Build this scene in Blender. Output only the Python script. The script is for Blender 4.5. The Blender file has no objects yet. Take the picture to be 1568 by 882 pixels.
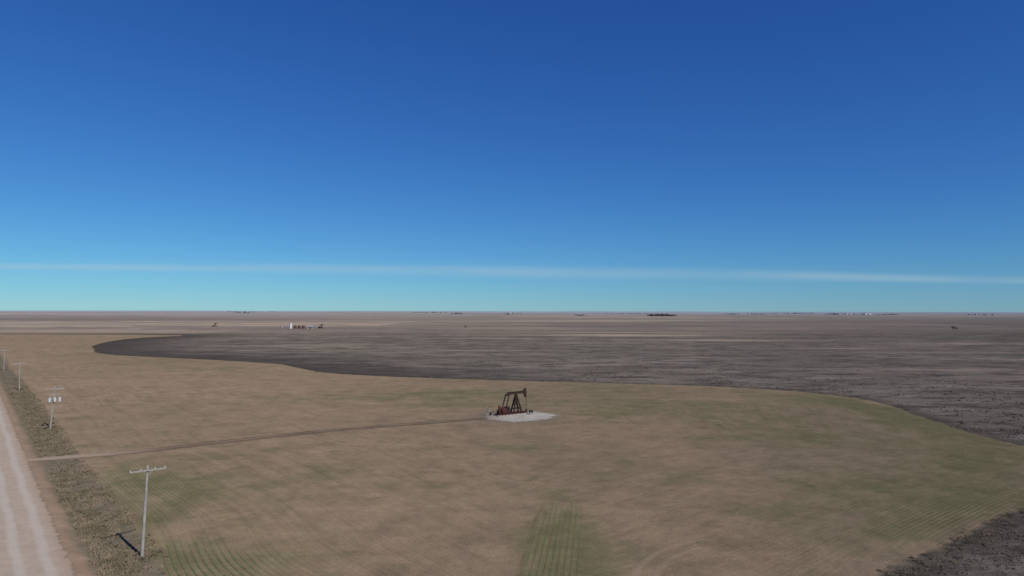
import bpy, math, random
import numpy as np
from mathutils import Vector, Matrix
random.seed(7); rng=np.random.default_rng(11)
scene=bpy.context.scene
col=scene.collection
H=28.0
# ------------------------------------------------------------------ helpers
def smooth(a,b,x):
    t=np.clip((x-a)/(b-a),0,1); return t*t*(3-2*t)
def catmull(P,n=6,closed=False):
    P=[np.array(p,float) for p in P]; out=[]; N=len(P)
    rngi=range(N) if closed else range(N-1)
    for i in rngi:
        if closed: p0,p1,p2,p3=P[i-1],P[i],P[(i+1)%N],P[(i+2)%N]
        else: p0,p1,p2,p3=P[max(i-1,0)],P[i],P[i+1],P[min(i+2,N-1)]
        for k in range(n):
            t=k/n
            out.append(0.5*((2*p1)+(-p0+p2)*t+(2*p0-5*p1+4*p2-p3)*t*t+(-p0+3*p1-3*p2+p3)*t**3))
    if not closed: out.append(P[-1])
    return np.array(out)
def dist_poly(X,Y,P,closed=True):
    d=np.full(X.shape,1e12); inside=np.zeros(X.shape,bool)
    n=len(P); rg=range(n) if closed else range(n-1)
    for i in rg:
        ax,ay=P[i]; bx,by=P[(i+1)%n]
        ex,ey=bx-ax,by-ay; L=ex*ex+ey*ey+1e-9
        t=np.clip(((X-ax)*ex+(Y-ay)*ey)/L,0,1)
        dd=(X-ax-t*ex)**2+(Y-ay-t*ey)**2
        d=np.minimum(d,dd)
        if closed:
            c=((ay>Y)!=(by>Y))&(X<(bx-ax)*(Y-ay)/(by-ay+1e-12)+ax)
            inside^=c
    d=np.sqrt(d)
    return np.where(inside,d,-d) if closed else d

# ------------------------------------------------------------------ layout (metres, world)
dark_edge=[(-362,752),(-371.7,715.6),(-371.8,666.9),(-353.9,598.9),(-327,533.7),(-299,490),(-272,448),(-241.7,421),(-204.9,402.3),(-157.9,381.5),(-125.9,362.7),(-108.8,341.7),(-87.6,312.7),(-63.4,296.9),(-22.6,282.7),(17.1,272.3),(54,262.6),(77,255.7),(96.3,243.1),(110.4,224.6),(112.8,205.8),(109.2,186.4),(107.2,169.3),(105.6,155.2),(107,142),(114,132)]
dark_c=catmull(dark_edge,5)
RC=22.5                                   # ditch/field line  x = RC - .8 y
field=np.array([(-8,37.5)]+[(39.1,73.1),(48.3,80.3),(58.3,87.4),(73.5,98.9),(100,119)]+[tuple(p) for p in dark_c[::-1]]+[(-372,772),(-595,772),(RC-.8*500,500),(RC-.8*250,250),(RC-.8*120,120)])
lane=catmull([(-86,124),(-87,129),(-83,131.8),(-75.1,135.4),(-65.5,142.5),(-54.9,150.4),(-43,159.3),(-29.3,167.4),(-17.2,174.3),(-8,179.6),(0,182)],5)
PAD=(1.6,184.0)
def base_h(x,y):
    r=np.sqrt(x*x+y*y)
    h=0.22*np.sin(x/41+1.3)*np.sin(y/57+.4)+0.12*np.sin((x+.6*y)/23)
    A=smooth(450,2500,r); B=smooth(2500,12000,r)
    h=h+A*(2.4*np.sin(x/410+.7)*np.sin(y/530+2.1)+1.6*np.sin((x*.6-y)/260+.5)+1.0*np.sin((x*.8+y)/173))
    h=h+B*(7*np.sin(x/2300+y/4100+1.)+5*np.sin(x/1300-y/1900+2.)+3*np.sin(x/700+y/3100))
    return h
def ground_h(x,y):
    x=np.asarray(x,float); y=np.asarray(y,float)
    c=(x+.8*y)*.781
    h=base_h(x,y)
    dl=dist_poly(x,y,lane,False)
    ditch=smooth(8.8,12.5,c)*smooth(18.5,13.5,c)*smooth(2.5,6,dl)
    dl2=smooth(-1,-4,c)*smooth(-9,-5,c)
    return h-0.55*ditch-0.5*dl2

# ------------------------------------------------------------------ mesh builder
class MB:
    def __init__(s): s.v=[];s.f=[];s.m=[]
    def add(s,vs,fs,m=0):
        o=len(s.v); s.v+= [tuple(v) for v in vs]; s.f+=[tuple(i+o for i in f) for f in fs]; s.m+=[m]*len(fs)
    def box(s,c,size,m=0,M=None,taper=1.0):
        a,b,h=[q/2 for q in size]; vs=[]
        for z,k in((-h,1),(h,taper)):
            for x,y in((-a,-b),(a,-b),(a,b),(-a,b)): vs.append(Vector((x*k,y*k,z)))
        if M is not None: vs=[M@v for v in vs]
        vs=[v+Vector(c) for v in vs]
        s.add(vs,[(3,2,1,0),(4,5,6,7),(0,1,5,4),(1,2,6,5),(2,3,7,6),(3,0,4,7)],m)
    def beam(s,p,q,w,h,m=0,I=False):
        p=Vector(p);q=Vector(q);d=q-p;L=d.length;x=d/L
        up=Vector((0,0,1)) if abs(x.z)<.95 else Vector((0,1,0))
        y=up.cross(x).normalized(); z=x.cross(y)
        M=Matrix((x,y,z)).transposed()
        if I:
            t=h*.12
            s.box((p+q)/2,(L,w*.14,h-2*t),m,M)
            s.box((p+q)/2+z*(h/2-t/2),(L,w,t),m,M); s.box((p+q)/2-z*(h/2-t/2),(L,w,t),m,M)
        else: s.box((p+q)/2,(L,w,h),m,M)
    def cyl(s,p,q,r1,r2=None,n=12,m=0,cap=True):
        if r2 is None: r2=r1
        p=Vector(p);q=Vector(q);d=(q-p).normalized()
        a=d.orthogonal().normalized(); b=d.cross(a); vs=[]
        for c,r in((p,r1),(q,r2)):
            for i in range(n):
                t=2*math.pi*i/n; vs.append(c+a*math.cos(t)*r+b*math.sin(t)*r)
        fs=[(i,(i+1)%n,n+(i+1)%n,n+i) for i in range(n)]
        if cap: fs+= [tuple(range(n-1,-1,-1)),tuple(range(n,2*n))]
        s.add(vs,fs,m)
    def obj(s,name,mats,parent=None,loc=(0,0,0),rotz=0,bev=0):
        me=bpy.data.meshes.new(name); me.from_pydata(s.v,[],s.f); 
        for k in mats: me.materials.append(k)
        me.polygons.foreach_set('material_index',s.m); me.update()
        o=bpy.data.objects.new(name,me); col.objects.link(o)
        o.location=loc; o.rotation_euler=(0,0,rotz)
        if parent: o.parent=parent
        if bev:
            b=o.modifiers.new('bev','BEVEL'); b.width=bev; b.segments=1; b.limit_method='ANGLE'
        return o
def empty(name,loc=(0,0,0),rotz=0,scale=1):
    e=bpy.data.objects.new(name,None); col.objects.link(e); e.location=loc; e.rotation_euler=(0,0,rotz); e.scale=(scale,)*3
    e.empty_display_size=.3; return e

# ------------------------------------------------------------------ node helpers
class NT:
    def __init__(s,tree): s.t=tree; s.n=tree.nodes; s.l=tree.links
    def _in(s,sock,v):
        if isinstance(v,bpy.types.NodeSocket): s.l.new(v,sock)
        elif v is not None:
            if isinstance(v,(tuple,list)) and len(v)==3 and sock.type=='RGBA': v=(*v,1)
            sock.default_value=v
    def m(s,op,a,b=None,c=None,clamp=False):
        n=s.n.new('ShaderNodeMath'); n.operation=op; n.use_clamp=clamp
        for i,v in enumerate((a,b,c)):
            if v is not None: s._in(n.inputs[i],v)
        return n.outputs[0]
    def lerp(s,f,a,b):
        return s.m('ADD',s.m('MULTIPLY',a,s.m('SUBTRACT',1.0,f)),s.m('MULTIPLY',b,f))
    def mix(s,f,a,b,mode='MIX'):
        n=s.n.new('ShaderNodeMix'); n.data_type='RGBA'; n.blend_type=mode; n.clamp_factor=True
        s._in(n.inputs[0],f); s._in(n.inputs[6],a); s._in(n.inputs[7],b); return n.outputs[2]
    def noise(s,vec,scale,detail=3,rough=.55,dist=0,dim='3D',w=None):
        n=s.n.new('ShaderNodeTexNoise'); n.noise_dimensions=dim
        if vec is not None: s._in(n.inputs['Vector'],vec)
        if w is not None: s._in(n.inputs['W'],w)
        n.inputs['Scale'].default_value=scale; n.inputs['Detail'].default_value=detail
        n.inputs['Roughness'].default_value=rough; n.inputs['Distortion'].default_value=dist
        return n.outputs[0]
    def rng(s,x,a,b,c=0,d=1,smoothm=True):
        n=s.n.new('ShaderNodeMapRange'); n.interpolation_type='SMOOTHSTEP' if smoothm else 'LINEAR'
        s._in(n.inputs[0],x); n.inputs[1].default_value=a; n.inputs[2].default_value=b; n.inputs[3].default_value=c; n.inputs[4].default_value=d
        return n.outputs[0]
    def attr(s,name):
        n=s.n.new('ShaderNodeAttribute'); n.attribute_name=name; return n.outputs['Fac']
    def pos(s): return s.n.new('ShaderNodeNewGeometry').outputs['Position']
    def sep(s,v):
        n=s.n.new('ShaderNodeSeparateXYZ'); s._in(n.inputs[0],v); return n.outputs
    def vdist(s,v,p):
        n=s.n.new('ShaderNodeVectorMath'); n.operation='DISTANCE'; s._in(n.inputs[0],v); n.inputs[1].default_value=p; return n.outputs['Value']
    def scale(s,v,k):
        n=s.n.new('ShaderNodeVectorMath'); n.operation='MULTIPLY'; s._in(n.inputs[0],v); n.inputs[1].default_value=k; return n.outputs[0]
def newmat(name):
    m=bpy.data.materials.new(name); m.use_nodes=True; m.node_tree.nodes.clear(); return m,NT(m.node_tree)
def finish(m,N,color,rough=1.0,height=None,bstr=.5,bdist=.1,alpha=None,metal=0,spec=.2,diffuse=False):
    out=N.n.new('ShaderNodeOutputMaterial')
    if diffuse:
        b=N.n.new('ShaderNodeBsdfDiffuse'); N._in(b.inputs['Color'],color); b.inputs['Roughness'].default_value=.6
    else:
        b=N.n.new('ShaderNodeBsdfPrincipled'); N._in(b.inputs['Base Color'],color); N._in(b.inputs['Roughness'],rough)
        b.inputs['Metallic'].default_value=metal; b.inputs['Specular IOR Level'].default_value=spec
    if height is not None:
        bp=N.n.new('ShaderNodeBump'); bp.inputs['Strength'].default_value=bstr; bp.inputs['Distance'].default_value=bdist
        N._in(bp.inputs['Height'],height); N.l.new(bp.outputs[0],b.inputs['Normal'])
    s=b.outputs[0]
    if alpha is not None:
        t=N.n.new('ShaderNodeBsdfTransparent'); mx=N.n.new('ShaderNodeMixShader'); N._in(mx.inputs[0],alpha)
        N.l.new(t.outputs[0],mx.inputs[1]); N.l.new(s,mx.inputs[2]); s=mx.outputs[0]
    N.l.new(s,out.inputs[0]); return m
def simple(name,c1,c2,scale=3,rough=.8,metal=0,spec=.3):
    m,N=newmat(name); co=N.n.new('ShaderNodeTexCoord').outputs['Object']
    n=N.noise(co,scale,4,.65); n2=N.noise(co,scale*7,3)
    f=N.m('ADD',N.rng(n,.35,.68),N.m('MULTIPLY',N.m('SUBTRACT',n2,.5),.5),clamp=True)
    return finish(m,N,N.mix(f,c1,c2),rough,height=n2,bstr=.3,bdist=.01,metal=metal,spec=spec)

M_wood=simple('weathered_wood',(.30,.27,.235),(.40,.37,.33),2,.9)
M_ins=simple('porcelain',(.6,.6,.58),(.7,.7,.68),5,.3)
M_can=simple('transformer_grey',(.55,.56,.56),(.66,.67,.67),2,.5)
M_steel=simple('rusty_dark_steel',(.026,.015,.012),(.060,.028,.021),1.5,.7)
M_red=simple('faded_red_paint',(.12,.030,.023),(.055,.024,.020),1.6,.8)
M_black=simple('black_iron',(.012,.011,.011),(.03,.026,.024),2,.6)
M_conc=simple('concrete',(.42,.39,.35),(.33,.30,.27),1,.95)
M_wire=simple('aluminium_wire',(.3,.3,.3),(.35,.35,.35),1,.5)
M_white=simple('white_paint',(.74,.74,.72),(.66,.65,.62),.3,.6)
M_farwhite=simple('chalky_white_wall',(.52,.53,.54),(.45,.46,.47),.3,.8)
M_tankred=simple('oxide_red_tank',(.13,.065,.055),(.10,.055,.05),.4,.8)
M_tan=simple('tan_paint',(.36,.31,.24),(.30,.26,.2),2,.7)
M_roof=simple('roof_metal',(.32,.33,.34),(.25,.25,.26),.3,.6)
M_win=simple('window_dark',(.02,.025,.03),(.04,.045,.05),1,.2)

# ------------------------------------------------------------------ GROUND mesh (polar sheet out to the horizon)
rad=[0.0]; r=4.0
while r<45000:
    rad.append(r); r*=1.0125 if r<3000 else 1.03
ang=list(np.radians(np.concatenate([np.arange(-58,58.01,.3),np.arange(62,302,6.0)])))
R=np.array(rad[1:]); A=np.array(ang)
RR,AA=np.meshgrid(R,A,indexing='ij')
X=RR*np.sin(AA); Y=RR*np.cos(AA)
nr,na=X.shape
sd=dist_poly(X,Y,field)
dl=dist_poly(X,Y,lane,False)
# greener stands of wheat  (x, y, sx, sy, rot deg, amount)
gb=[(-37,73,8,7,38,1.0),(-50,88,5,14,38,.6),(-28,68,9,8,0,1.0),(6,76,4,10,0,.9),(7,92,2.5,9,0,.9),(-17,233,16,9,0,1.2),(-22,205,10,8,0,.7),(-58,220,14,10,20,.6),(25,190,9,5,0,.9),(48,153,12,4,0,.8),(58,205,18,6,-20,.7),(35,215,18,5,0,.5),
 (103,192,4.0,24,0,2.0),(99,162,6,16,0,1.3),(86,128,16,8,35,.9),(70,104,16,5,37,.9),(58,94,18,3,37,.7),(90,218,16,6,-45,1.0),(75,150,18,6,-30,.6),(-80,215,30,12,0,.25),(-310,640,40,40,0,.45),
 (-55,108,10,5,-50,.5),(-64,118,8,4,-50,.5),(0,140,14,4,0,.4),(30,120,24,6,20,.4),(45,105,24,5,30,.5),(-20,110,16,5,-20,.4),(20,242,40,6,-8,.35),(60,180,24,8,-35,.5),(-150,330,40,9,-30,.3),(0,203,34,4,0,.35),(30,175,26,4,0,.35),(-40,100,20,6,-38,.35),(20,85,26,8,20,.3),
 (-45,190,26,10,0,-.4),(-60,170,26,10,30,-.5),(-5,120,12,10,0,-.3),(-10,85,9,14,0,-.5),(22,95,10,10,0,-.4),(40,130,18,6,10,-.4),(10,160,30,7,0,-.3),(-100,260,50,30,0,-.5)]
G=np.zeros_like(X)
for gx,gy,sx,sy,ro,am in gb:
    t=math.radians(ro); dx=X-gx; dy=Y-gy
    u=dx*math.cos(t)+dy*math.sin(t); v=-dx*math.sin(t)+dy*math.cos(t)
    G+=am*np.exp(-.5*((u/sx)**2+(v/sy)**2))
# pale, bare stretches in the far fields
fb=[(201,667,60,14,.9),(129,815,75,16,1.2),(90,780,110,10,.8),(180,900,120,16,.9),(11,1100,160,40,.5),(352,2094,300,120,.8),(-147,544,50,12,.35),(398,599,50,10,.6),(-60,480,45,8,.4),(-350,1500,300,80,.5),(-550,880,150,45,.5),(-700,1300,260,90,.5),(0,2000,500,100,.5),(250,520,40,7,.6),(300,470,45,6,.7),(215,330,30,5,.6),(-800,2500,600,200,.5),(900,2500,600,160,.3),(100,600,40,6,.4),(-20,700,40,9,.5),(330,400,40,6,.7),(250,290,40,5,.7)]
Fp=np.zeros_like(X)
for gx,gy,sx,sy,am in fb: Fp+=am*np.exp(-.5*(((X-gx)/sx)**2+((Y-gy)/sy)**2))
Z=ground_h(X,Y)
verts=np.empty((nr*na+1,3)); verts[0]=(0,0,float(ground_h(0,0)))
verts[1:,0]=X.ravel(); verts[1:,1]=Y.ravel(); verts[1:,2]=Z.ravel()
i=np.arange(nr-1)[:,None]; j=np.arange(na)[None,:]; j2=(j+1)%na
q=np.stack([1+i*na+j,1+i*na+j2,1+(i+1)*na+j2,1+(i+1)*na+j],-1).reshape(-1,4)[:,::-1]
faces=q.tolist()+[[0,1+(k+1)%na,1+k] for k in range(na)]
me=bpy.data.meshes.new('ground'); me.from_pydata(verts.tolist(),[],faces); me.update()
def setattr_(name,arr,v0=0.):
    a=me.attributes.new(name,'FLOAT','POINT'); a.data.foreach_set('value',np.concatenate([[v0],arr.ravel()]).astype(np.float32))
setattr_('sd',sd); setattr_('green',G); setattr_('lane',dl); setattr_('pale',Fp)
for p in me.polygons: p.use_smooth=True
ground=bpy.data.objects.new('ground',me); col.objects.link(ground)

m,N=newmat('field_soil_and_wheat'); P=N.pos(); S=N.sep(P)
sdA=N.attr('sd'); grA=N.attr('green'); lnA=N.attr('lane'); plA=N.attr('pale')
rr=N.n.new('ShaderNodeVectorMath'); rr.operation='LENGTH'; N.l.new(P,rr.inputs[0]); rd=rr.outputs['Value']
n200=N.noise(P,1/160,4,.55); n60=N.noise(P,1/45,5,.65); n12=N.noise(P,1/9,5,.65); n2=N.noise(P,.7,4,.65); n03=N.noise(P,4.,3,.6)
n25=N.noise(P,1/20,4,.6)
grain=N.noise(P,1/5,8,.85)
warp=N.m('MULTIPLY',N.m('SUBTRACT',N.noise(P,1/60,1),.5),12.)
s=N.m('ADD',sdA,warp)
# a short run of rows drilled straight up the middle, against the rest
tb=N.m('SUBTRACT',S[0],N.m('ADD',4.6,N.m('MULTIPLY',N.m('SUBTRACT',S[1],73.),.125)))
blk=N.m('MULTIPLY',N.rng(tb,-5.5,-1.5),N.rng(tb,2.6,2.0))
blk=N.m('MULTIPLY',blk,N.m('MULTIPLY',N.rng(N.m('ADD',S[1],N.m('MULTIPLY',n12,14)),118,96),N.rng(S[1],45,50)))
bsw=N.rng(blk,.3,.5)
s=N.lerp(bsw,s,tb)
rows=N.m('SINE',N.m('MULTIPLY',s,2*math.pi/.70))
band=N.noise(None,1/4.,5,.7,dim='1D',w=s)
band2=N.noise(None,1/1.1,2,.5,dim='1D',w=s)
pas=N.m('PINGPONG',s,9.1)
seam=N.rng(pas,.45,.05)
sv2=N.n.new('ShaderNodeCombineXYZ'); N.l.new(N.m('MULTIPLY',s,1/1.5),sv2.inputs[0]); N.l.new(N.m('MULTIPLY',N.m('ADD',S[0],S[1]),1/13),sv2.inputs[1])
strk=N.noise(sv2.outputs[0],1.,5,.7)
# where the drill rows read clearly and where the soil has closed over them
vis=N.rng(N.m('ADD',n25,N.m('MULTIPLY',n12,.35)),.50,.86,.12,1.)
tan=N.mix(N.rng(n60,.3,.7),(.262,.186,.120),(.208,.153,.099))
tan=N.mix(N.rng(S[0],-20,-110,0,.5),tan,(.285,.198,.133))
tan=N.mix(N.rng(band,.36,.64,0,.28),tan,(.290,.215,.150))
tan=N.mix(N.rng(strk,.44,.66,0,.34),tan,(.160,.121,.080))
tan=N.mix(N.rng(n12,.46,.70,0,.40),tan,(.165,.126,.084))
tan=N.mix(N.rng(n200,.45,.60,0,.35),tan,(.160,.130,.083))
g0=N.m('ADD',N.m('MULTIPLY',grA,.80),N.m('MULTIPLY',N.m('SUBTRACT',n60,.5),1.7))
g0=N.m('ADD',g0,N.m('MULTIPLY',N.m('SUBTRACT',n12,.5),1.9))
g0=N.m('ADD',g0,N.m('MULTIPLY',N.m('SUBTRACT',strk,.5),1.2))
g0=N.m('ADD',g0,N.m('MULTIPLY',N.m('SUBTRACT',band,.5),.6))
g0=N.m('ADD',g0,N.m('MULTIPLY',blk,.25))
gf=N.rng(g0,-.22,1.15)
rowg=N.rng(N.m('ADD',rows,N.m('MULTIPLY',N.m('SUBTRACT',n2,.5),3.6)),-.1,.9)
rowg=N.lerp(vis,.5,rowg)
gcol=N.mix(n2,(.062,.092,.030),(.098,.114,.046))
wheat=N.mix(N.m('MULTIPLY',gf,N.m('ADD',N.m('MULTIPLY',rowg,.68),.28)),tan,gcol)
wheat=N.mix(N.m('MULTIPLY',vis,N.m('MULTIPLY',N.rng(rows,.1,-.9),N.rng(N.m('ADD',N.m('MULTIPLY',n12,.9),N.m('MULTIPLY',band2,.4)),.5,.85,0,.42))),wheat,(.105,.080,.055))
wheat=N.mix(N.m('MULTIPLY',seam,N.rng(n12,.40,.65,.0,.32)),wheat,(.12,.09,.06))
wd=N.m('ADD',N.vdist(P,(30,68,0)),N.m('MULTIPLY',N.m('SUBTRACT',n12,.5),.8))
for R_w in (15.4,17.5):
    k=N.rng(N.m('ABSOLUTE',N.m('SUBTRACT',wd,R_w)),.55,.2)
    k=N.m('MULTIPLY',k,N.m('MULTIPLY',N.rng(S[1],88,80),N.rng(S[0],26,20))); wheat=N.mix(N.m('MULTIPLY',k,.5),wheat,(.29,.215,.155))
wheat=N.mix(N.rng(n03,.35,.7,.0,.35),wheat,(.10,.073,.05))
# fallow / stubble ground
streak=N.noise(N.scale(P,(1/110,1/28,1)),1.,9,.76)
streak2=N.noise(N.scale(P,(1/24,1/11,1)),1.,8,.80)
dark=N.mix(N.rng(n60,.3,.7),(.114,.096,.080),(.155,.131,.108))
dark=N.mix(N.rng(S[0],0,220,0,.35),dark,(.175,.146,.115))
dark=N.mix(N.rng(streak,.46,.58,0,.85),dark,(.210,.177,.146))
dark=N.mix(N.rng(n200,.40,.62,0,.40),dark,(.100,.087,.076))
dark=N.mix(N.rng(streak2,.47,.58,0,.85),dark,(.060,.050,.042))
dark=N.mix(N.rng(n2,.45,.75,0,.5),dark,(.20,.168,.128))
tx=N.rng(S[0],70,-80); td=N.rng(N.m('ADD',sdA,N.m('MULTIPLY',N.m('SUBTRACT',n60,.5),75)),-90,-4)
dark=N.mix(N.m('MULTIPLY',N.m('MULTIPLY',tx,td),.82),dark,(.050,.041,.039))
dark=N.mix(N.rng(N.m('ADD',sdA,N.m('MULTIPLY',N.m('SUBTRACT',n12,.5),6)),-8,-1,0,.6),dark,(.056,.047,.035))
dark=N.mix(N.m('MULTIPLY',plA,N.rng(N.m('ADD',streak,N.m('MULTIPLY',n12,.3)),.4,.75)),dark,(.34,.26,.19))
vo=N.n.new('ShaderNodeTexVoronoi'); vo.distance='CHEBYCHEV'; vo.inputs['Scale'].default_value=1/900; vo.inputs['Randomness'].default_value=.55
N.l.new(N.scale(P,(.6,1.3,0)),vo.inputs['Vector'])
vs=N.sep(vo.outputs['Color'])
far=N.mix(vs[0],(.130,.108,.094),(.33,.255,.195))
far=N.mix(N.rng(vs[1],.6,.9,0,.7),far,(.17,.160,.115))
nf=N.noise(N.scale(P,(1/500,1/160,1)),1.,8,.74)
far=N.mix(N.rng(nf,.44,.58,0,.7),far,(.125,.104,.093))
far=N.mix(N.rng(streak,.5,.62,0,.5),far,(.10,.085,.075))
far=N.mix(N.m('MULTIPLY',plA,.6),far,(.36,.275,.20))
ff=N.rng(N.m('ADD',S[1],N.m('MULTIPLY',S[0],-.12)),780,1050)
other=N.mix(ff,dark,far)
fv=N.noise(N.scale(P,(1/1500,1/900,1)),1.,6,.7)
haze_col=N.mix(N.rng(fv,.42,.6),(.33,.295,.275),(.225,.215,.215))
other=N.mix(N.rng(rd,700,6500,0,.66),other,haze_col)  # aerial haze painted into the ground colour, stronger with distance
other=N.mix(N.rng(rd,6000,18000,0,.9),other,(.25,.30,.36))  # bluish horizon haze, also painted into the farthest ground colour
c=N.m('MULTIPLY',N.m('ADD',S[0],N.m('MULTIPLY',S[1],.8)),.781)
cw=N.m('ADD',c,N.m('MULTIPLY',N.m('SUBTRACT',n12,.5),3.0))
ditch=N.mix(N.rng(n2,.35,.7),(.150,.120,.085),(.090,.082,.055))
ditch=N.mix(N.rng(n12,.4,.7,0,.6),ditch,(.19,.15,.105))
verge=N.mix(n2,(.27,.19,.13),(.21,.15,.105))
ditch=N.mix(N.rng(cw,12.3,10.3),ditch,verge)
infield=N.rng(N.m('ADD',sdA,N.m('MULTIPLY',N.m('SUBTRACT',N.noise(P,.3,4,.65),.5),4.5)),-.6,.6)
roadside=N.m('MULTIPLY',N.rng(c,19.5,17.5),N.rng(S[1],3500,3000))
roadside=N.m('MULTIPLY',roadside,N.rng(c,-10,-8))
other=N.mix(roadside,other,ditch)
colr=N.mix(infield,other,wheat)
colr=N.mix(N.rng(N.m('ADD',lnA,N.m('MULTIPLY',n2,2)),3.8,1.8,0,.4),colr,(.16,.118,.082))
colr=N.mix(N.rng(N.m('ADD',N.vdist(P,(0,184,0)),N.m('MULTIPLY',n12,12)),26,14,0,.7),colr,(.175,.132,.092))
gr=N.rng(grain,.3,.7,.74,1.26,False); gc=N.n.new('ShaderNodeCombineColor')
for k in range(3): N.l.new(gr,gc.inputs[k])
colr=N.mix(1.0,colr,gc.outputs[0],'MULTIPLY')
hgt=N.m('ADD',N.m('MULTIPLY',n2,.5),N.m('MULTIPLY',n03,.25))
hgt=N.m('ADD',hgt,N.m('MULTIPLY',N.m('MULTIPLY',rows,.08),N.m('MULTIPLY',vis,infield)))
hgt=N.m('ADD',hgt,N.m('MULTIPLY',n12,.3))
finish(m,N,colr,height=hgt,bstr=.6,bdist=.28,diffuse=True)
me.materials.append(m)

# ------------------------------------------------------------------ strips (gravel road, farm track)
def strip(name,pts,half,off,mat,crown=0.,ncross=9,wob=.0):
    pts=np.array(pts); T=np.gradient(pts,axis=0); T/=np.linalg.norm(T,axis=1)[:,None]
    Nn=np.stack([T[:,1],-T[:,0]],1); vs=[];uu=[];fs=[]
    for i,(p,n) in enumerate(zip(pts,Nn)):
        for k in range(ncross):
            t=-1+2*k/(ncross-1); q=p+n*half*t
            vs.append((q[0],q[1],float(ground_h(q[0],q[1]))+off+crown*(1-t*t))); uu.append(t*half)
    for i in range(len(pts)-1):
        for k in range(ncross-1):
            a=i*ncross+k; fs.append((a,a+1,a+1+ncross,a+ncross))
    me=bpy.data.meshes.new(name); me.from_pydata(vs,[],fs)
    a=me.attributes.new('cross','FLOAT','POINT'); a.data.foreach_set('value',np.array(uu,np.float32))
    me.materials.append(mat); me.update()
    for p in me.polygons:p.use_smooth=True
    o=bpy.data.objects.new(name,me); col.objects.link(o); return o
m,N=newmat('gravel_road'); P=N.pos(); cr=N.attr('cross'); n2=N.noise(P,.5,5,.7); n8=N.noise(P,7.,3); n12=N.noise(P,1/12,3)
cw=N.m('ADD',cr,N.m('MULTIPLY',N.m('SUBTRACT',n12,.5),1.5))
rut=N.m('COSINE',N.m('MULTIPLY',cw,2*math.pi/2.6))
base=N.mix(N.rng(n2,.3,.7),(.36,.29,.23),(.30,.24,.19))
base=N.mix(N.rng(rut,-.2,1.,0,.5),base,(.42,.37,.325))
base=N.mix(N.rng(n8,.45,.75,0,.35),base,(.22,.18,.14))
base=N.mix(N.rng(N.m('ABSOLUTE',cw),3.2,4.7,0,.75),base,(.28,.20,.14))
al=N.rng(N.m('ADD',N.m('ABSOLUTE',cr),N.m('MULTIPLY',N.m('SUBTRACT',N.noise(P,.5,4,.7),.5),2.2)),4.9,4.3)
M_road=finish(m,N,base,height=n8,bstr=.5,bdist=.05,alpha=al,diffuse=True)
ys=np.concatenate([np.arange(-200,400,3.),np.geomspace(400,3200,90)])
c0=5.1/.781*1.0
strip('gravel_road',[(c0-.8*y,y) for y in ys],5.3,.07,M_road,.10)
m,N=newmat('dirt_track'); P=N.pos(); S=N.sep(P); cr=N.attr('cross'); n2=N.noise(P,.8,4,.6); n8=N.noise(P,6.,3); n10=N.noise(P,1/8,3)
rut=N.rng(N.m('ABSOLUTE',N.m('SUBTRACT',N.m('ABSOLUTE',N.m('ADD',cr,N.m('MULTIPLY',N.m('SUBTRACT',N.noise(P,.1,2),.5),.8))),.95)),.2,.65)
base=N.mix(rut,(.135,.100,.072),(.205,.153,.104))
base=N.mix(N.rng(n10,.40,.62,0,.6),base,(.115,.082,.060))
base=N.mix(N.rng(n2,.35,.7,0,.4),base,(.16,.12,.085))
base=N.mix(N.rng(S[0],-66,-84),base,N.mix(n2,(.32,.245,.18),(.27,.205,.15)))
al=N.rng(N.m('ADD',N.m('ABSOLUTE',cr),N.m('MULTIPLY',N.m('SUBTRACT',n2,.5),2.6)),2.4,1.0,0,.92)
M_track=finish(m,N,base,height=n8,bstr=.4,bdist=.05,alpha=al,diffuse=True)
tr=catmull([(-97,127.5),(-90,129.2),(-83,131.8),(-75.1,135.4),(-65.5,142.5),(-54.9,150.4),(-43,159.3),(-29.3,167.4),(-17.2,174.3),(-8,179.6),(-3,181.5)],8)
strip('farm_track',tr,2.5,.06,M_track,.02)
m,N=newmat('pale_gravel'); P=N.pos(); e=N.attr('edge'); n1=N.noise(P,.25,4,.6); n5=N.noise(P,3.,4,.6)
base=N.mix(N.rng(n1,.35,.65),(.40,.37,.32),(.31,.275,.23))
base=N.mix(N.rng(n5,.4,.7,0,.35),base,(.24,.20,.165))
S=N.sep(P); base=N.mix(N.rng(N.m('ADD',S[0],N.m('MULTIPLY',n1,6)),4,-4,0,.7),base,(.21,.155,.115))
al=N.rng(N.m('ADD',e,N.m('MULTIPLY',N.m('SUBTRACT',N.noise(P,.6,5,.7),.5),.55)),1.0,.70)
M_pad=finish(m,N,base,height=n5,bstr=.5,bdist=.06,alpha=al,diffuse=True)
vs=[];ed=[];fs=[]; na_=72; rings=14
for i in range(rings+1):
    t=i/rings
    for k in range(na_):
        a=2*math.pi*k/na_; w=1+.06*math.sin(3*a+1)+.03*math.sin(7*a)
        x=PAD[0]+11.4*w*t*math.cos(a); y=PAD[1]+11.2*w*t*math.sin(a)
        vs.append((x,y,float(base_h(x,y))+.10*(1-t**4)+.05)); ed.append(t)
for i in range(rings):
    for k in range(na_):
        a=i*na_+k;b=i*na_+(k+1)%na_; fs.append((a,a+na_,b+na_,b))
me=bpy.data.meshes.new('gravel_pad'); me.from_pydata(vs,[],fs); a=me.attributes.new('edge','FLOAT','POINT'); a.data.foreach_set('value',np.array(ed,np.float32)); me.materials.append(M_pad)
o=bpy.data.objects.new('gravel_pad',me); col.objects.link(o)

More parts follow.
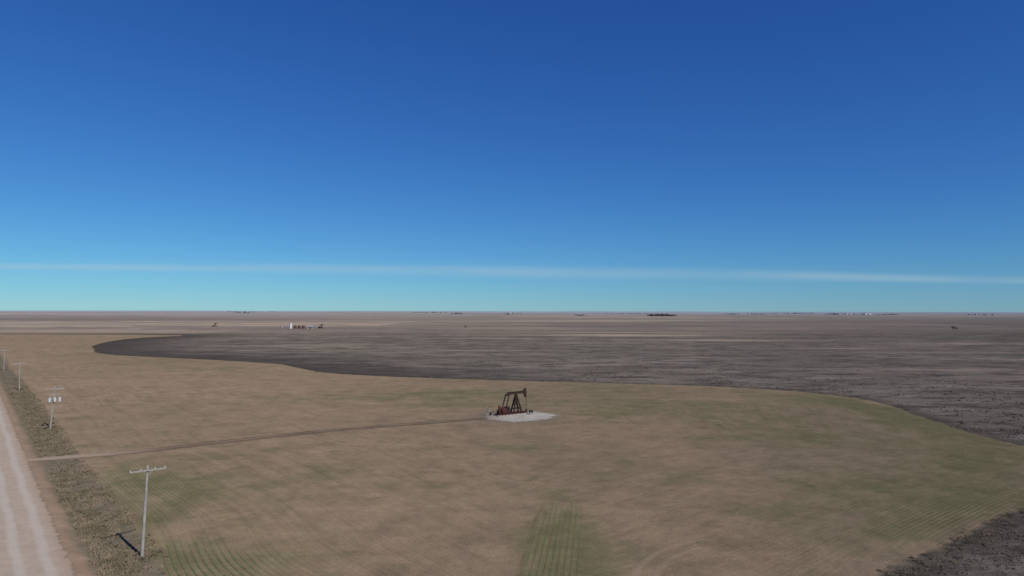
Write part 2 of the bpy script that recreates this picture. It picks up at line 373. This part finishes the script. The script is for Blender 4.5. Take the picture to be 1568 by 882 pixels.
# ------------------------------------------------------------------ PUMPJACK
def pumpjack(loc,rotz,scale=1.0):
    E=empty('pumpjack',loc,rotz,scale)
    b=MB(); b.box((-1.6,0,.12),(9.6,2.7,.24)); b.obj('concrete_base',[M_conc],E,bev=.03)
    b=MB()
    for y in(-.75,.75): b.beam((-6.2,y,.45),(3.0,y,.45),.28,.42,0,True)
    for x in(-6.1,-4.6,-3.4,-1.4,-.2,1.2,2.9): b.beam((x,-.75,.43),(x,.75,.43),.2,.3,0)
    b.obj('skid_frame',[M_red],E)
    b=MB(); top=5.05
    legs=[((1.35,-.95),(.12,-.22)),((1.35,.95),(.12,.22)),((-1.15,-.8),(-.12,-.2)),((-1.15,.8),(-.12,.2))]
    for (x,y),(u,v) in legs: b.beam((x,y,.6),(u,v,top),.32,.32)
    for z in(1.6,2.7,3.8):
        t=(z-.6)/(top-.6); f=lambda L:(L[0][0]+(L[1][0]-L[0][0])*t,L[0][1]+(L[1][1]-L[0][1])*t,z)
        a,c,d,e=[f(L) for L in legs]
        b.beam(a,c,.14,.14); b.beam(d,e,.14,.14); b.beam(a,d,.14,.14); b.beam(c,e,.14,.14)
    b.beam((1.35,-.95,.6),(.9,.7,2.2),.08,.08)
    b.box((0,0,top+.08),(.7,.8,.2)); b.cyl((0,-.42,top+.3),(0,.42,top+.3),.19)
    b.obj('samson_post',[M_steel],E)
    b=MB()
    for y in(-.28,.18): b.beam((1.62,y,.4),(.38,y,top),.05,.05)
    for k in range(14):
        z=.6+k*.33; x=1.62-(z-.4)/(top-.4)*1.24; b.beam((x,-.28,z),(x,.18,z),.035,.035)
    b.obj('ladder',[M_black],E)
    b=MB(); b.beam((-3.0,0,5.72),(2.75,0,5.86),.36,.66,0,True)
    b.beam((-2.0,0,6.1),(2.2,0,6.2),.18,.05); b.obj('walking_beam',[M_steel],E)
    b=MB(); R_=3.35; prof=[]
    for k in range(13):
        a=math.radians(-24+ (48/12)*k -2); prof.append((R_*math.cos(a),5.75+R_*math.sin(a)))
    back=[(2.62,6.62),(2.45,6.2),(2.45,5.5),(2.8,4.7)]
    pr=prof+back; n=len(pr); w=.24
    vs=[(x,-w,z) for x,z in pr]+[(x,w,z) for x,z in pr]
    b.add(vs,[tuple(range(n)),tuple(range(2*n-1,n-1,-1))]+[(i,i+n,(i+1)%n+n,(i+1)%n) for i in range(n)])
    b.obj('horsehead',[M_steel],E,bev=.02)
    b=MB()
    for y in(-.14,.14): b.cyl((3.34,y,5.6),(3.34,y,2.35),.03,n=6)
    b.box((3.34,0,2.3),(.2,.5,.12)); b.cyl((3.34,0,2.3),(3.34,0,1.0),.04,n=8); b.obj('bridle_and_polished_rod',[M_black],E)
    b=MB(); b.cyl((3.34,0,0),(3.34,0,.9),.17); b.cyl((3.34,0,.9),(3.34,0,1.0),.26); b.cyl((3.34,0,1.0),(3.34,0,1.35),.11)
    b.cyl((3.34,-.6,.6),(3.34,.6,.6),.07); b.cyl((3.34,.6,.6),(3.34,.6,0),.07); b.cyl((3.34,-.6,.45),(3.34,-.6,.75),.16); b.obj('wellhead',[M_black],E)
    b=MB(); b.beam((-2.85,-.95,5.35),(-2.85,.95,5.35),.28,.26); b.box((-2.85,0,5.5),(.4,.4,.3)); b.obj('equalizer',[M_steel],E)
    b=MB(); b.box((-2.9,0,1.0),(1.5,1.0,.75),0,None,.85); b.box((-2.9,0,1.85),(1.7,.8,.95),1,None,.8); b.cyl((-2.9,-.42,1.85),(-2.9,.42,1.85),.55,n=20,m=1)
    b.cyl((-2.9,-1.0,1.85),(-2.9,1.0,1.85),.13,n=12,m=0); b.obj('gearbox',[M_steel,M_black],E,bev=.03)
    ca=math.radians(200); cx,cz=-2.9,1.85; px,pz=cx+1.05*math.cos(ca),cz+1.05*math.sin(ca)
    for y,nm in((-.72,'crank_arm_right'),(.72,'crank_arm_left')):
        b=MB(); ex,ez=cx+2.1*math.cos(ca),cz+2.1*math.sin(ca)
        b.beam((cx-.35*math.cos(ca),y,cz-.35*math.sin(ca)),(ex,y,ez),.2,.55)
        n=14; pts=[]
        for k in range(n+1):
            a=ca-math.radians(42)+math.radians(84)*k/n; pts.append((cx+2.15*math.cos(a),cz+2.15*math.sin(a)))
        for k in range(4):
            a=ca+math.radians(20)-math.radians(40)*k/3; pts.append((cx+.9*math.cos(a),cz+.9*math.sin(a)))
        s=1 if y>0 else -1; y0,y1=y+.11*s,y+.36*s; L=len(pts)
        vs=[(x,min(y0,y1),max(z,.7)) for x,z in pts]+[(x,max(y0,y1),max(z,.7)) for x,z in pts]
        b.add(vs,[tuple(range(L)),tuple(range(2*L-1,L-1,-1))]+[(i,i+L,(i+1)%L+L,(i+1)%L) for i in range(L)],1)
        b.obj(nm,[M_black,M_red],E)
        b=MB(); b.beam((px,y*1.28,pz),(-2.85,y*1.2,5.3),.17,.28); b.cyl((px,y*.9,pz),(px,y*1.45,pz),.14); b.obj('pitman_'+nm[-5:].strip('_'),[M_steel],E)
    b=MB(); b.cyl((-5.3,-.1,1.15),(-5.3,.75,1.15),.36,n=18,m=1); b.box((-5.3,.3,.75),(.8,.9,.2),0); b.cyl((-5.3,-.45,1.15),(-5.3,-.1,1.15),.16,m=0); b.box((-5.3,.3,1.6),(.35,.4,.22),1)
    b.box((-4.55,.45,1.0),(.5,.7,.7),1)
    b.obj('electric_motor',[M_black,M_steel],E,bev=.02)
    b=MB(); b.beam((-5.5,-.5,1.15),(-3.2,-.5,1.75),.16,.85); b.cyl((-3.1,-.42,1.8),(-3.1,-.58,1.8),.62,n=20); b.cyl((-5.4,-.42,1.15),(-5.4,-.58,1.15),.43,n=16); b.obj('belt_guard',[M_red],E)
    b=MB()
    for y in(-1.55,1.55):
        for x in(-5.3,-4.2,-3.1,-2.0,-.9): b.cyl((x,y,.1),(x,y,1.35),.035,n=6)
        for z in(.75,1.33): b.cyl((-5.3,y,z),(-.9,y,z),.03,n=6)
    for z in(.75,1.33): b.cyl((-5.3,-1.55,z),(-5.3,1.55,z),.03,n=6)
    b.obj('safety_railing',[M_steel],E)
    return E
gz=lambda x,y: float(ground_h(x,y))
pumpjack((1.15,186.6,float(base_h(1.15,186.6))+.14),math.radians(33))
E=empty('electrical_control_box',(-6.3,184.6,gz(-6.3,184.6)),math.radians(-20))
b=MB(); b.cyl((-.35,0,0),(-.35,0,2.6),.06,n=8); b.cyl((.35,0,0),(.35,0,2.1),.05,n=8); b.obj('posts',[M_wood],E)
b=MB(); b.box((0,-.08,1.5),(.8,.3,1.0)); b.box((0,-.25,1.5),(.68,.03,.88)); b.box((0,-.08,2.04),(.9,.42,.06)); b.obj('cabinet',[M_tan],E,bev=.02)
b=MB(); b.box((.6,0,.45),(.5,.4,.9)); b.obj('junction_box',[M_steel],E,bev=.02)
E=empty('chemical_tank',(5.2,186.6,float(base_h(5.2,186.6))+.1),.3)
b=MB(); b.cyl((-.55,0,.85),(.55,0,.85),.33,n=18); b.cyl((0,0,1.15),(0,0,1.3),.07,n=8); b.obj('drum',[M_black],E,bev=.02)
b=MB()
for x in(-.4,.4):
    for y in(-.25,.25): b.beam((x,y,0),(x,y,.7),.05,.05)
    b.beam((x,-.25,.5),(x,.25,.5),.05,.05)
b.obj('stand',[M_red],E)

# ------------------------------------------------------------------ UTILITY POLES
pd=Vector((-.625,.781,0)); px_=Vector((.781,.625,0))
ptops=[]
def upole(x,y,h,lean,trans=False,armlen=3.7):
    z=gz(x,y); E=empty('utility_pole',(x,y,z)); b=MB(); L=Vector(lean)
    segs=5
    for k in range(segs):
        p=Vector((0,0,-.5))+(L+Vector((0,0,h+.5)))*(k/segs); q_=Vector((0,0,-.5))+(L+Vector((0,0,h+.5)))*((k+1)/segs)
        b.cyl(p,q_,.19-.07*k/segs,.19-.07*(k+1)/segs,n=12,cap=(k in(0,segs-1)))
    b.obj('pole_shaft',[M_wood],E)
    t=L+Vector((0,0,h)); b=MB(); c=t-Vector((0,0,.35))-pd*.2
    b.beam(c-px_*armlen/2,c+px_*armlen/2,.12,.15)
    for s in(-1,1): b.beam(c+px_*s*armlen*.16+Vector((0,0,-.06)),c+Vector((0,0,-.6))+pd*.1,.03,.04)
    b.obj('crossarm',[M_wood],E)
    b=MB(); pts=[]
    for s in(-.48,-.2,.2,.48):
        q_=c+px_*armlen*s+Vector((0,0,.07)); b.cyl(q_,q_+Vector((0,0,.10)),.02,n=6); b.cyl(q_+Vector((0,0,.07)),q_+Vector((0,0,.17)),.06,.04,n=10); pts.append(q_+Vector((x,y,z+.16)))
    q_=t; b.cyl(q_,q_+Vector((0,0,.2)),.05,.03,n=8)
    b.obj('insulators',[M_ins],E); ptops.append(pts)
    if trans:
        b=MB(); c2=t-Vector((0,0,2.9)); b.beam(c2-px_*1.25-pd*.2,c2+px_*1.25-pd*.2,.12,.14,1)
        for s in(-1.0,0,1.0):
            q_=c2+px_*s-pd*(.48 if s else .55); b.cyl(q_-Vector((0,0,.45)),q_+Vector((0,0,.4)),.26,n=16); b.cyl(q_+Vector((0,0,.4)),q_+Vector((0,0,.47)),.28,.18,n=16)
            b.cyl(q_+Vector((.1,0,.47)),q_+Vector((.1,0,.72)),.05,.03,n=8)
        b.obj('transformers',[M_can,M_wood],E)
        b=MB(); c3=t-Vector((0,0,1.7)); b.beam(c3-px_*1.1,c3+px_*1.1,.1,.12)
        for s in(-.9,0,.9): b.cyl(c3+px_*s+pd*-.15+Vector((0,0,-.3)),c3+px_*s+pd*-.15+Vector((0,0,.15)),.05,n=8)
        b.obj('cutout_arm',[M_wood],E)
    return E
upole(-42.2,78.9,10.15,(.42,.1,0))
upole(-110,163.7,9.8,(.75,.2,0),True)
upole(-174.6,243.1,9.8,(-.1,.1,0))
upole(-239.5,322.9,9.8,(.2,.1,0))
upole(-306,405,9.8,(.1,0,0)); upole(-372,487,9.8,(.1,0,0))
b=MB()
for a_,b_ in zip(ptops[:-1],ptops[1:]):
    for p,q_ in zip(a_,b_):
        prev=p
        for k in range(1,13):
            t=k/12; c_=p.lerp(q_,t)-Vector((0,0,1.3*4*t*(1-t))); b.cyl(prev,c_,.005,n=3,cap=False); prev=c_
b.obj('power_lines',[M_wire])

# ------------------------------------------------------------------ DISTANT SITES
def tank(x,y,r,h,mat,z=None):
    E=empty('storage_tank',(x,y,gz(x,y)))
    b=MB(); b.cyl((0,0,0),(0,0,h),r,n=24); b.cyl((0,0,h),(0,0,h+r*.22),r*1.01,.15,n=24)
    for k in(.33,.66,.99): b.cyl((0,0,h*k-.04),(0,0,h*k+.04),r*1.02,n=24)
    b.obj('shell',[mat],E)
    b=MB()
    for s in(-.25,.25): b.cyl((s,-r-.15,0),(s,-r-.15,h+.8),.04,n=6)
    for k in range(int(h/.5)): b.cyl((-.25,-r-.15,.3+k*.5),(.25,-r-.15,.3+k*.5),.03,n=5)
    b.cyl((0,0,h+r*.2),(0,0,h+r*.2+.6),.15,n=8); b.obj('ladder_and_vent',[M_steel],E)
tank(-339,1047,2.0,8.0,M_white)
for i_,x in enumerate((-332,-326,-320)): tank(x,1047+i_*.8,2.2,4.2,M_tankred)
tank(-352,1045,1.5,3.6,M_roof)
def shed(name,x,y,w,d,h,rot,wall,roof):
    E=empty(name,(x,y,gz(x,y)),rot)
    b=MB(); b.box((0,0,h/2),(w,d,h)); b.add([(-w/2,-d/2,h),(-w/2,d/2,h),(-w/2,0,h+d*.28)],[(0,1,2)]); b.add([(w/2,-d/2,h),(w/2,d/2,h),(w/2,0,h+d*.28)],[(0,2,1)]); b.obj('walls',[wall],E)
    b=MB(); o_=.5; sl=d/2+o_; zt=h+d*.28+.06; zb=h-o_*.56+.06
    for s in(-1,1):
        b.add([(-w/2-o_,s*sl,zb),(w/2+o_,s*sl,zb),(w/2+o_,0,zt),(-w/2-o_,0,zt)]+[(-w/2-o_,s*sl,zb+.12),(w/2+o_,s*sl,zb+.12),(w/2+o_,0,zt+.12),(-w/2-o_,0,zt+.12)],[(0,1,2,3),(4,5,6,7),(0,1,5,4),(1,2,6,5),(0,3,7,4),(2,3,7,6)])
    b.obj('roof',[roof],E)
    b=MB(); b.box((0,-d/2-.03,h*.4),(w*.28,.06,h*.8))
    for s in(-.33,.33): b.box((w*s,-d/2-.03,h*.6),(w*.1,.06,h*.25))
    b.obj('door_and_windows',[M_win],E)
shed('equipment_shed',-308,1046,9,6,3.0,.1,M_tan,M_roof)
pumpjack((-489,1128,gz(-489,1128)),.9); pumpjack((-296,1062,gz(-296,1062)),-.4)
farm=[(2860,5800,50,22,8,M_farwhite),(2940,5820,36,18,7,M_farwhite),(3060,5880,60,24,9,M_farwhite),(3160,5900,40,20,7,M_roof),(-480,5860,30,18,7,M_tan),(430,4300,26,14,6,M_tan),(900,4230,26,14,6,M_tan),(-2350,6100,40,22,8,M_roof)]
for x,y,w,d,h,mt in farm: shed('farm_building',x,y,w,d,h,random.uniform(-.4,.4),mt,M_roof)
for x,y in((2990,5850),(3110,5870)): tank(x,y,5,11,M_farwhite)
E=empty('grain_elevator',(-30,8200,gz(-30,8200)))
b=MB()
for k in range(5): b.cyl((k*8-16,0,0),(k*8-16,0,24),4.4,n=16)
b.box((0,0,27),(36,5,6)); b.box((-8,0,33),(8,6,7)); b.obj('silos_and_headhouse',[M_farwhite],E)

# ------------------------------------------------------------------ TREES (bare, twiggy) & vegetation
def foliage_mat(name,c1,c2,sc=1.5):
    m,N=newmat(name); P=N.pos(); f=N.rng(N.noise(P,sc,3,.6),.3,.7); return finish(m,N,N.mix(f,c1,c2),diffuse=True)
M_twig=foliage_mat('bare_twigs',(.05,.043,.038),(.09,.075,.062),.5)
M_fartwig=foliage_mat('hazed_bare_twigs',(.10,.103,.11),(.15,.145,.145),.05)  # twig colour lightened to paint distance haze onto the far trees
M_grass=foliage_mat('dry_grass',(.29,.225,.150),(.15,.125,.08),.35)
M_shrub=foliage_mat('dead_shrub',(.26,.20,.14),(.12,.095,.068),.8)
M_weed=foliage_mat('fallow_weed',(.26,.21,.155),(.12,.10,.075),.2)
M_bark=simple('bark',(.06,.048,.04),(.1,.08,.065),2,.9)
def tree(x,y,h,w):
    E=empty('bare_tree',(x,y,gz(x,y))); b=MB()
    b.cyl((0,0,-.2),(0,0,h*.3),h*.035,h*.025,n=8)
    tips=[]
    for k in range(9):
        a=k*2.4; e=random.uniform(.5,1.0); p=Vector((0,0,h*random.uniform(.2,.3))); q_=Vector((math.cos(a)*w*.33*e,math.sin(a)*w*.33*e,h*random.uniform(.55,.85)))
        b.cyl(p,q_,h*.018,h*.006,n=6,cap=False); tips.append(q_)
    b.obj('trunk_and_limbs',[M_bark],E); b=MB()
    for k in range(1300):
        t=random.choice(tips); d=Vector((random.gauss(0,1),random.gauss(0,1),random.gauss(0,.8)))*w*.13; c_=t+d
        if c_.z<h*.28 or c_.z>h: continue
        s=h*.03; v=[c_+Vector((random.uniform(-s,s),random.uniform(-s,s),random.uniform(-s,s))) for _ in range(3)]; b.add(v,[(0,1,2)])
    b.obj('twig_crown',[M_twig],E)
tree(676,1047,7.5,8); tree(-73.7,1086,5,5.5); tree(684,1052,5,5)
def clumps(name,items,mat):
    V=[]
    for x,y,rx,ry,h,n,s in items:
        z0=gz(x,y)
        k=max(1,int(n/60)); cx=rng.normal(0,.42,k)*rx; cy=rng.normal(0,.42,k)*ry; ch=h*rng.uniform(.45,1.,k)
        idx=rng.integers(0,k,n); rr_=rng.random(n)**.5; a=rng.random(n)*6.283; zz=rng.random(n)
        cr=min(rx,ry,h)*.6 if k>1 else 1
        wid=np.sqrt(np.clip(1-(2*zz-1)**2,0.05,1))
        if k==1: px=rx*rr_*np.cos(a)*wid; py=ry*rr_*np.sin(a)*wid
        else: px=cx[idx]+cr*rr_*np.cos(a)*wid; py=cy[idx]+cr*rr_*np.sin(a)*wid
        pz=zz*ch[idx]
        c_=np.stack([x+px,y+py,z0+pz],1)
        V.append((c_[:,None,:]+rng.uniform(-s,s,(n,3,3))).reshape(-1,3))
    V=np.concatenate(V); F=np.arange(len(V)).reshape(-1,3)
    me=bpy.data.meshes.new(name); me.from_pydata(V.tolist(),[],F.tolist()); me.materials.append(mat); me.update()
    o=bpy.data.objects.new(name,me); col.objects.link(o); return o
tm=[(-470,5861,60,20,12,1500,2.4),(430,4280,40,18,8,1000,1.8),(2750,5820,90,20,12,1300,2.4),(3020,5920,110,20,12,1500,2.4),(3250,5900,90,20,11,900,2.4),(-2420,6150,90,20,11,1000,2.4),(1800,5600,80,20,10,700,2.4),(0,6300,90,20,9,700,2.4),(-30,4700,22,10,7,400,1.6),(3900,5700,140,20,10,900,2.4),(2300,6400,200,20,11,1200,2.4),(-900,7600,300,20,11,1500,2.6),(-3000,7800,400,20,11,1500,2.6),(1500,8200,500,30,12,2000,2.6),(3500,8400,500,30,12,2000,2.6)]
clumps('distant_trees',tm,M_fartwig)
clumps('shelterbelt_trees',[(745,3600,28,12,12,1500,1.6),(790,3620,40,14,13,2100,1.6),(845,3650,34,14,10,1300,1.6)],M_twig)
sh=[(-40.6,79.6,.9,.8,.7,260,.07),(-42.9,79.3,.8,.7,.6,200,.07),(-41.5,78.1,.8,.6,.5,180,.07),(-109.2,164.2,1.3,1.2,.9,220,.12),(-111,163,1.1,1,.8,180,.12),(-52.5,87.5,.8,.5,.35,120,.07),(-49,84,.6,.6,.3,100,.07),(-61.5,97.5,.9,.9,.5,120,.08),(-58.5,95.2,.7,.7,.5,120,.08),(-173.8,243.8,1.4,1.3,.9,160,.15),(-238.7,323,1.4,1.3,.9,120,.18)]
for k in range(260):
    t=rng.random(); x=18+t*95; y=37.5+(x+8)*.755+rng.normal(0,.9)-1.2
    s=rng.uniform(.25,1.0); sh.append((x,y,s,s,s*rng.uniform(.6,1.0),110,.075))
clumps('field_edge_shrubs',sh,M_shrub)
def tufts(name,XY,hmin,hmax,w,nb,mat):
    n=len(XY); z=ground_h(XY[:,0],XY[:,1]); hh=rng.uniform(hmin,hmax,n)
    V=np.zeros((n,nb,3,3)); 
    for b_ in range(nb):
        a=rng.random(n)*6.283; ox=rng.normal(0,1,(n,2))*w*1.6; lean=rng.normal(0,.45,(n,2))*hh[:,None]
        bx=XY+ox; dx=np.stack([np.cos(a),np.sin(a)],1)*w
        V[:,b_,0,:2]=bx-dx; V[:,b_,0,2]=z-.03
        V[:,b_,1,:2]=bx+dx; V[:,b_,1,2]=z-.03
        V[:,b_,2,:2]=bx+lean; V[:,b_,2,2]=z+hh*rng.uniform(.6,1,n)
    V=V.reshape(-1,3); F=np.arange(len(V)).reshape(-1,3)
    me=bpy.data.meshes.new(name); me.from_pydata(V.tolist(),[],F.tolist()); me.materials.append(mat); me.update()
    o=bpy.data.objects.new(name,me); col.objects.link(o)
n=9000; c_=rng.uniform(11.8,18.5,n); y=60+rng.random(n)**1.5*230; XY=np.stack([c_/.781-.8*y,y],1)
keep=(dist_poly(XY[:,0],XY[:,1],lane,False)>3.2)&(np.sin(XY[:,0]*.31)*np.sin(XY[:,1]*.23)+rng.normal(0,.5,n)>.0); tufts('ditch_grass',XY[keep],.12,.48,.10,6,M_grass)
n=7000; x=rng.uniform(15,130,n); y=37.5+(x+8)*.755-1.5-rng.random(n)*34; k=(y>25); tufts('stubble',np.stack([x[k],y[k]],1),.08,.25,.10,5,M_shrub)
n=26000; x=rng.uniform(-100,300,n); y=rng.uniform(120,460,n); d_=dist_poly(x,y,field); k=(d_<-.5)&(d_>-130)&(rng.random(n)<np.exp(d_/60)*1.2)&(np.sin(x*.13+y*.05)*np.sin(y*.11)+rng.normal(0,.5,n)>.0)&(rng.random(n)<smooth(-60,90,x))
tufts('fallow_weeds',np.stack([x[k],y[k]],1),.12,.45,.24,5,M_weed)

# ------------------------------------------------------------------ SKY, SUN, CAMERA
el=math.radians(41); sv=Vector((.69,-.72,0)).normalized()
w=bpy.data.worlds.new('World'); scene.world=w; w.use_nodes=True; w.node_tree.nodes.clear(); N=NT(w.node_tree)
sky=N.n.new('ShaderNodeTexSky'); sky.sky_type='NISHITA'; sky.sun_disc=False; sky.sun_elevation=el; sky.sun_rotation=math.atan2(sv.x,sv.y)
sky.altitude=800; sky.air_density=1.0; sky.dust_density=0.0; sky.ozone_density=5.0
co=N.n.new('ShaderNodeTexCoord').outputs['Generated']; S=N.sep(co)
sc_=N.n.new('ShaderNodeSeparateColor'); N.l.new(sky.outputs[0],sc_.inputs[0]); cc_=N.n.new('ShaderNodeCombineColor')
for k,(mu,ex) in enumerate(((.32,1.18),(.58,1.10),(.76,.80))):
    v=N.m('POWER',N.m('MULTIPLY',sc_.outputs[k],.1),ex); N.l.new(N.m('MULTIPLY',v,mu*10),cc_.inputs[k])
skyc=cc_.outputs[0]
yy=N.m('MAXIMUM',S[1],.05); u=N.m('DIVIDE',S[0],yy); wv=N.m('DIVIDE',S[2],yy)
line=N.m('SUBTRACT',.0575,N.m('MULTIPLY',u,.012))
line=N.m('SUBTRACT',line,N.m('MULTIPLY',N.m('MULTIPLY',u,u),.004))
d_=N.m('SUBTRACT',wv,line)
sv_=N.n.new('ShaderNodeCombineXYZ'); N.l.new(u,sv_.inputs[0]); N.l.new(wv,sv_.inputs[1])
cn=N.noise(N.scale(sv_.outputs[0],(2.0,50,1)),1.,5,.65); cn2=N.noise(N.scale(sv_.outputs[0],(4,30,1)),1.,4,.6)
thick=N.m('MULTIPLY',N.rng(N.m('ABSOLUTE',N.m('SUBTRACT',u,.08)),.75,.0,.55,1.),.0140)
q_=N.m('DIVIDE',N.m('ABSOLUTE',N.m('ADD',d_,N.m('MULTIPLY',N.m('SUBTRACT',cn,.5),.010))),thick)
cl=N.m('MULTIPLY',N.rng(q_,1.,.0),N.rng(cn2,.3,.65,.5,1.)); cl=N.m('MULTIPLY',cl,N.rng(S[1],.05,.3)); cl=N.m('MULTIPLY',cl,.36)
skyc=N.mix(cl,skyc,(4.0,5.4,6.3))
bg=N.n.new('ShaderNodeBackground'); N._in(bg.inputs[0],skyc); bg.inputs[1].default_value=.10
out=N.n.new('ShaderNodeOutputWorld'); N.l.new(bg.outputs[0],out.inputs[0])
L=bpy.data.lights.new('sun','SUN'); L.energy=3.65; L.angle=math.radians(.53); L.color=(1,.96,.88)
lo=bpy.data.objects.new('sun',L); col.objects.link(lo)
dirv=Vector((sv.x*math.cos(el),sv.y*math.cos(el),math.sin(el))); lo.rotation_euler=dirv.to_track_quat('Z','Y').to_euler(); lo.location=(60,-60,90)
cam=bpy.data.cameras.new('camera'); cam.lens=24; cam.sensor_width=36; cam.clip_start=.5; cam.clip_end=120000
co_=bpy.data.objects.new('camera',cam); col.objects.link(co_); scene.camera=co_
co_.matrix_world=Matrix.Translation((0,0,H))@Matrix.Rotation(math.radians(90+1.918),4,'X')@Matrix.Rotation(math.radians(.11),4,'Z')
scene.view_settings.view_transform='Standard'; scene.view_settings.look='None'; scene.view_settings.exposure=0
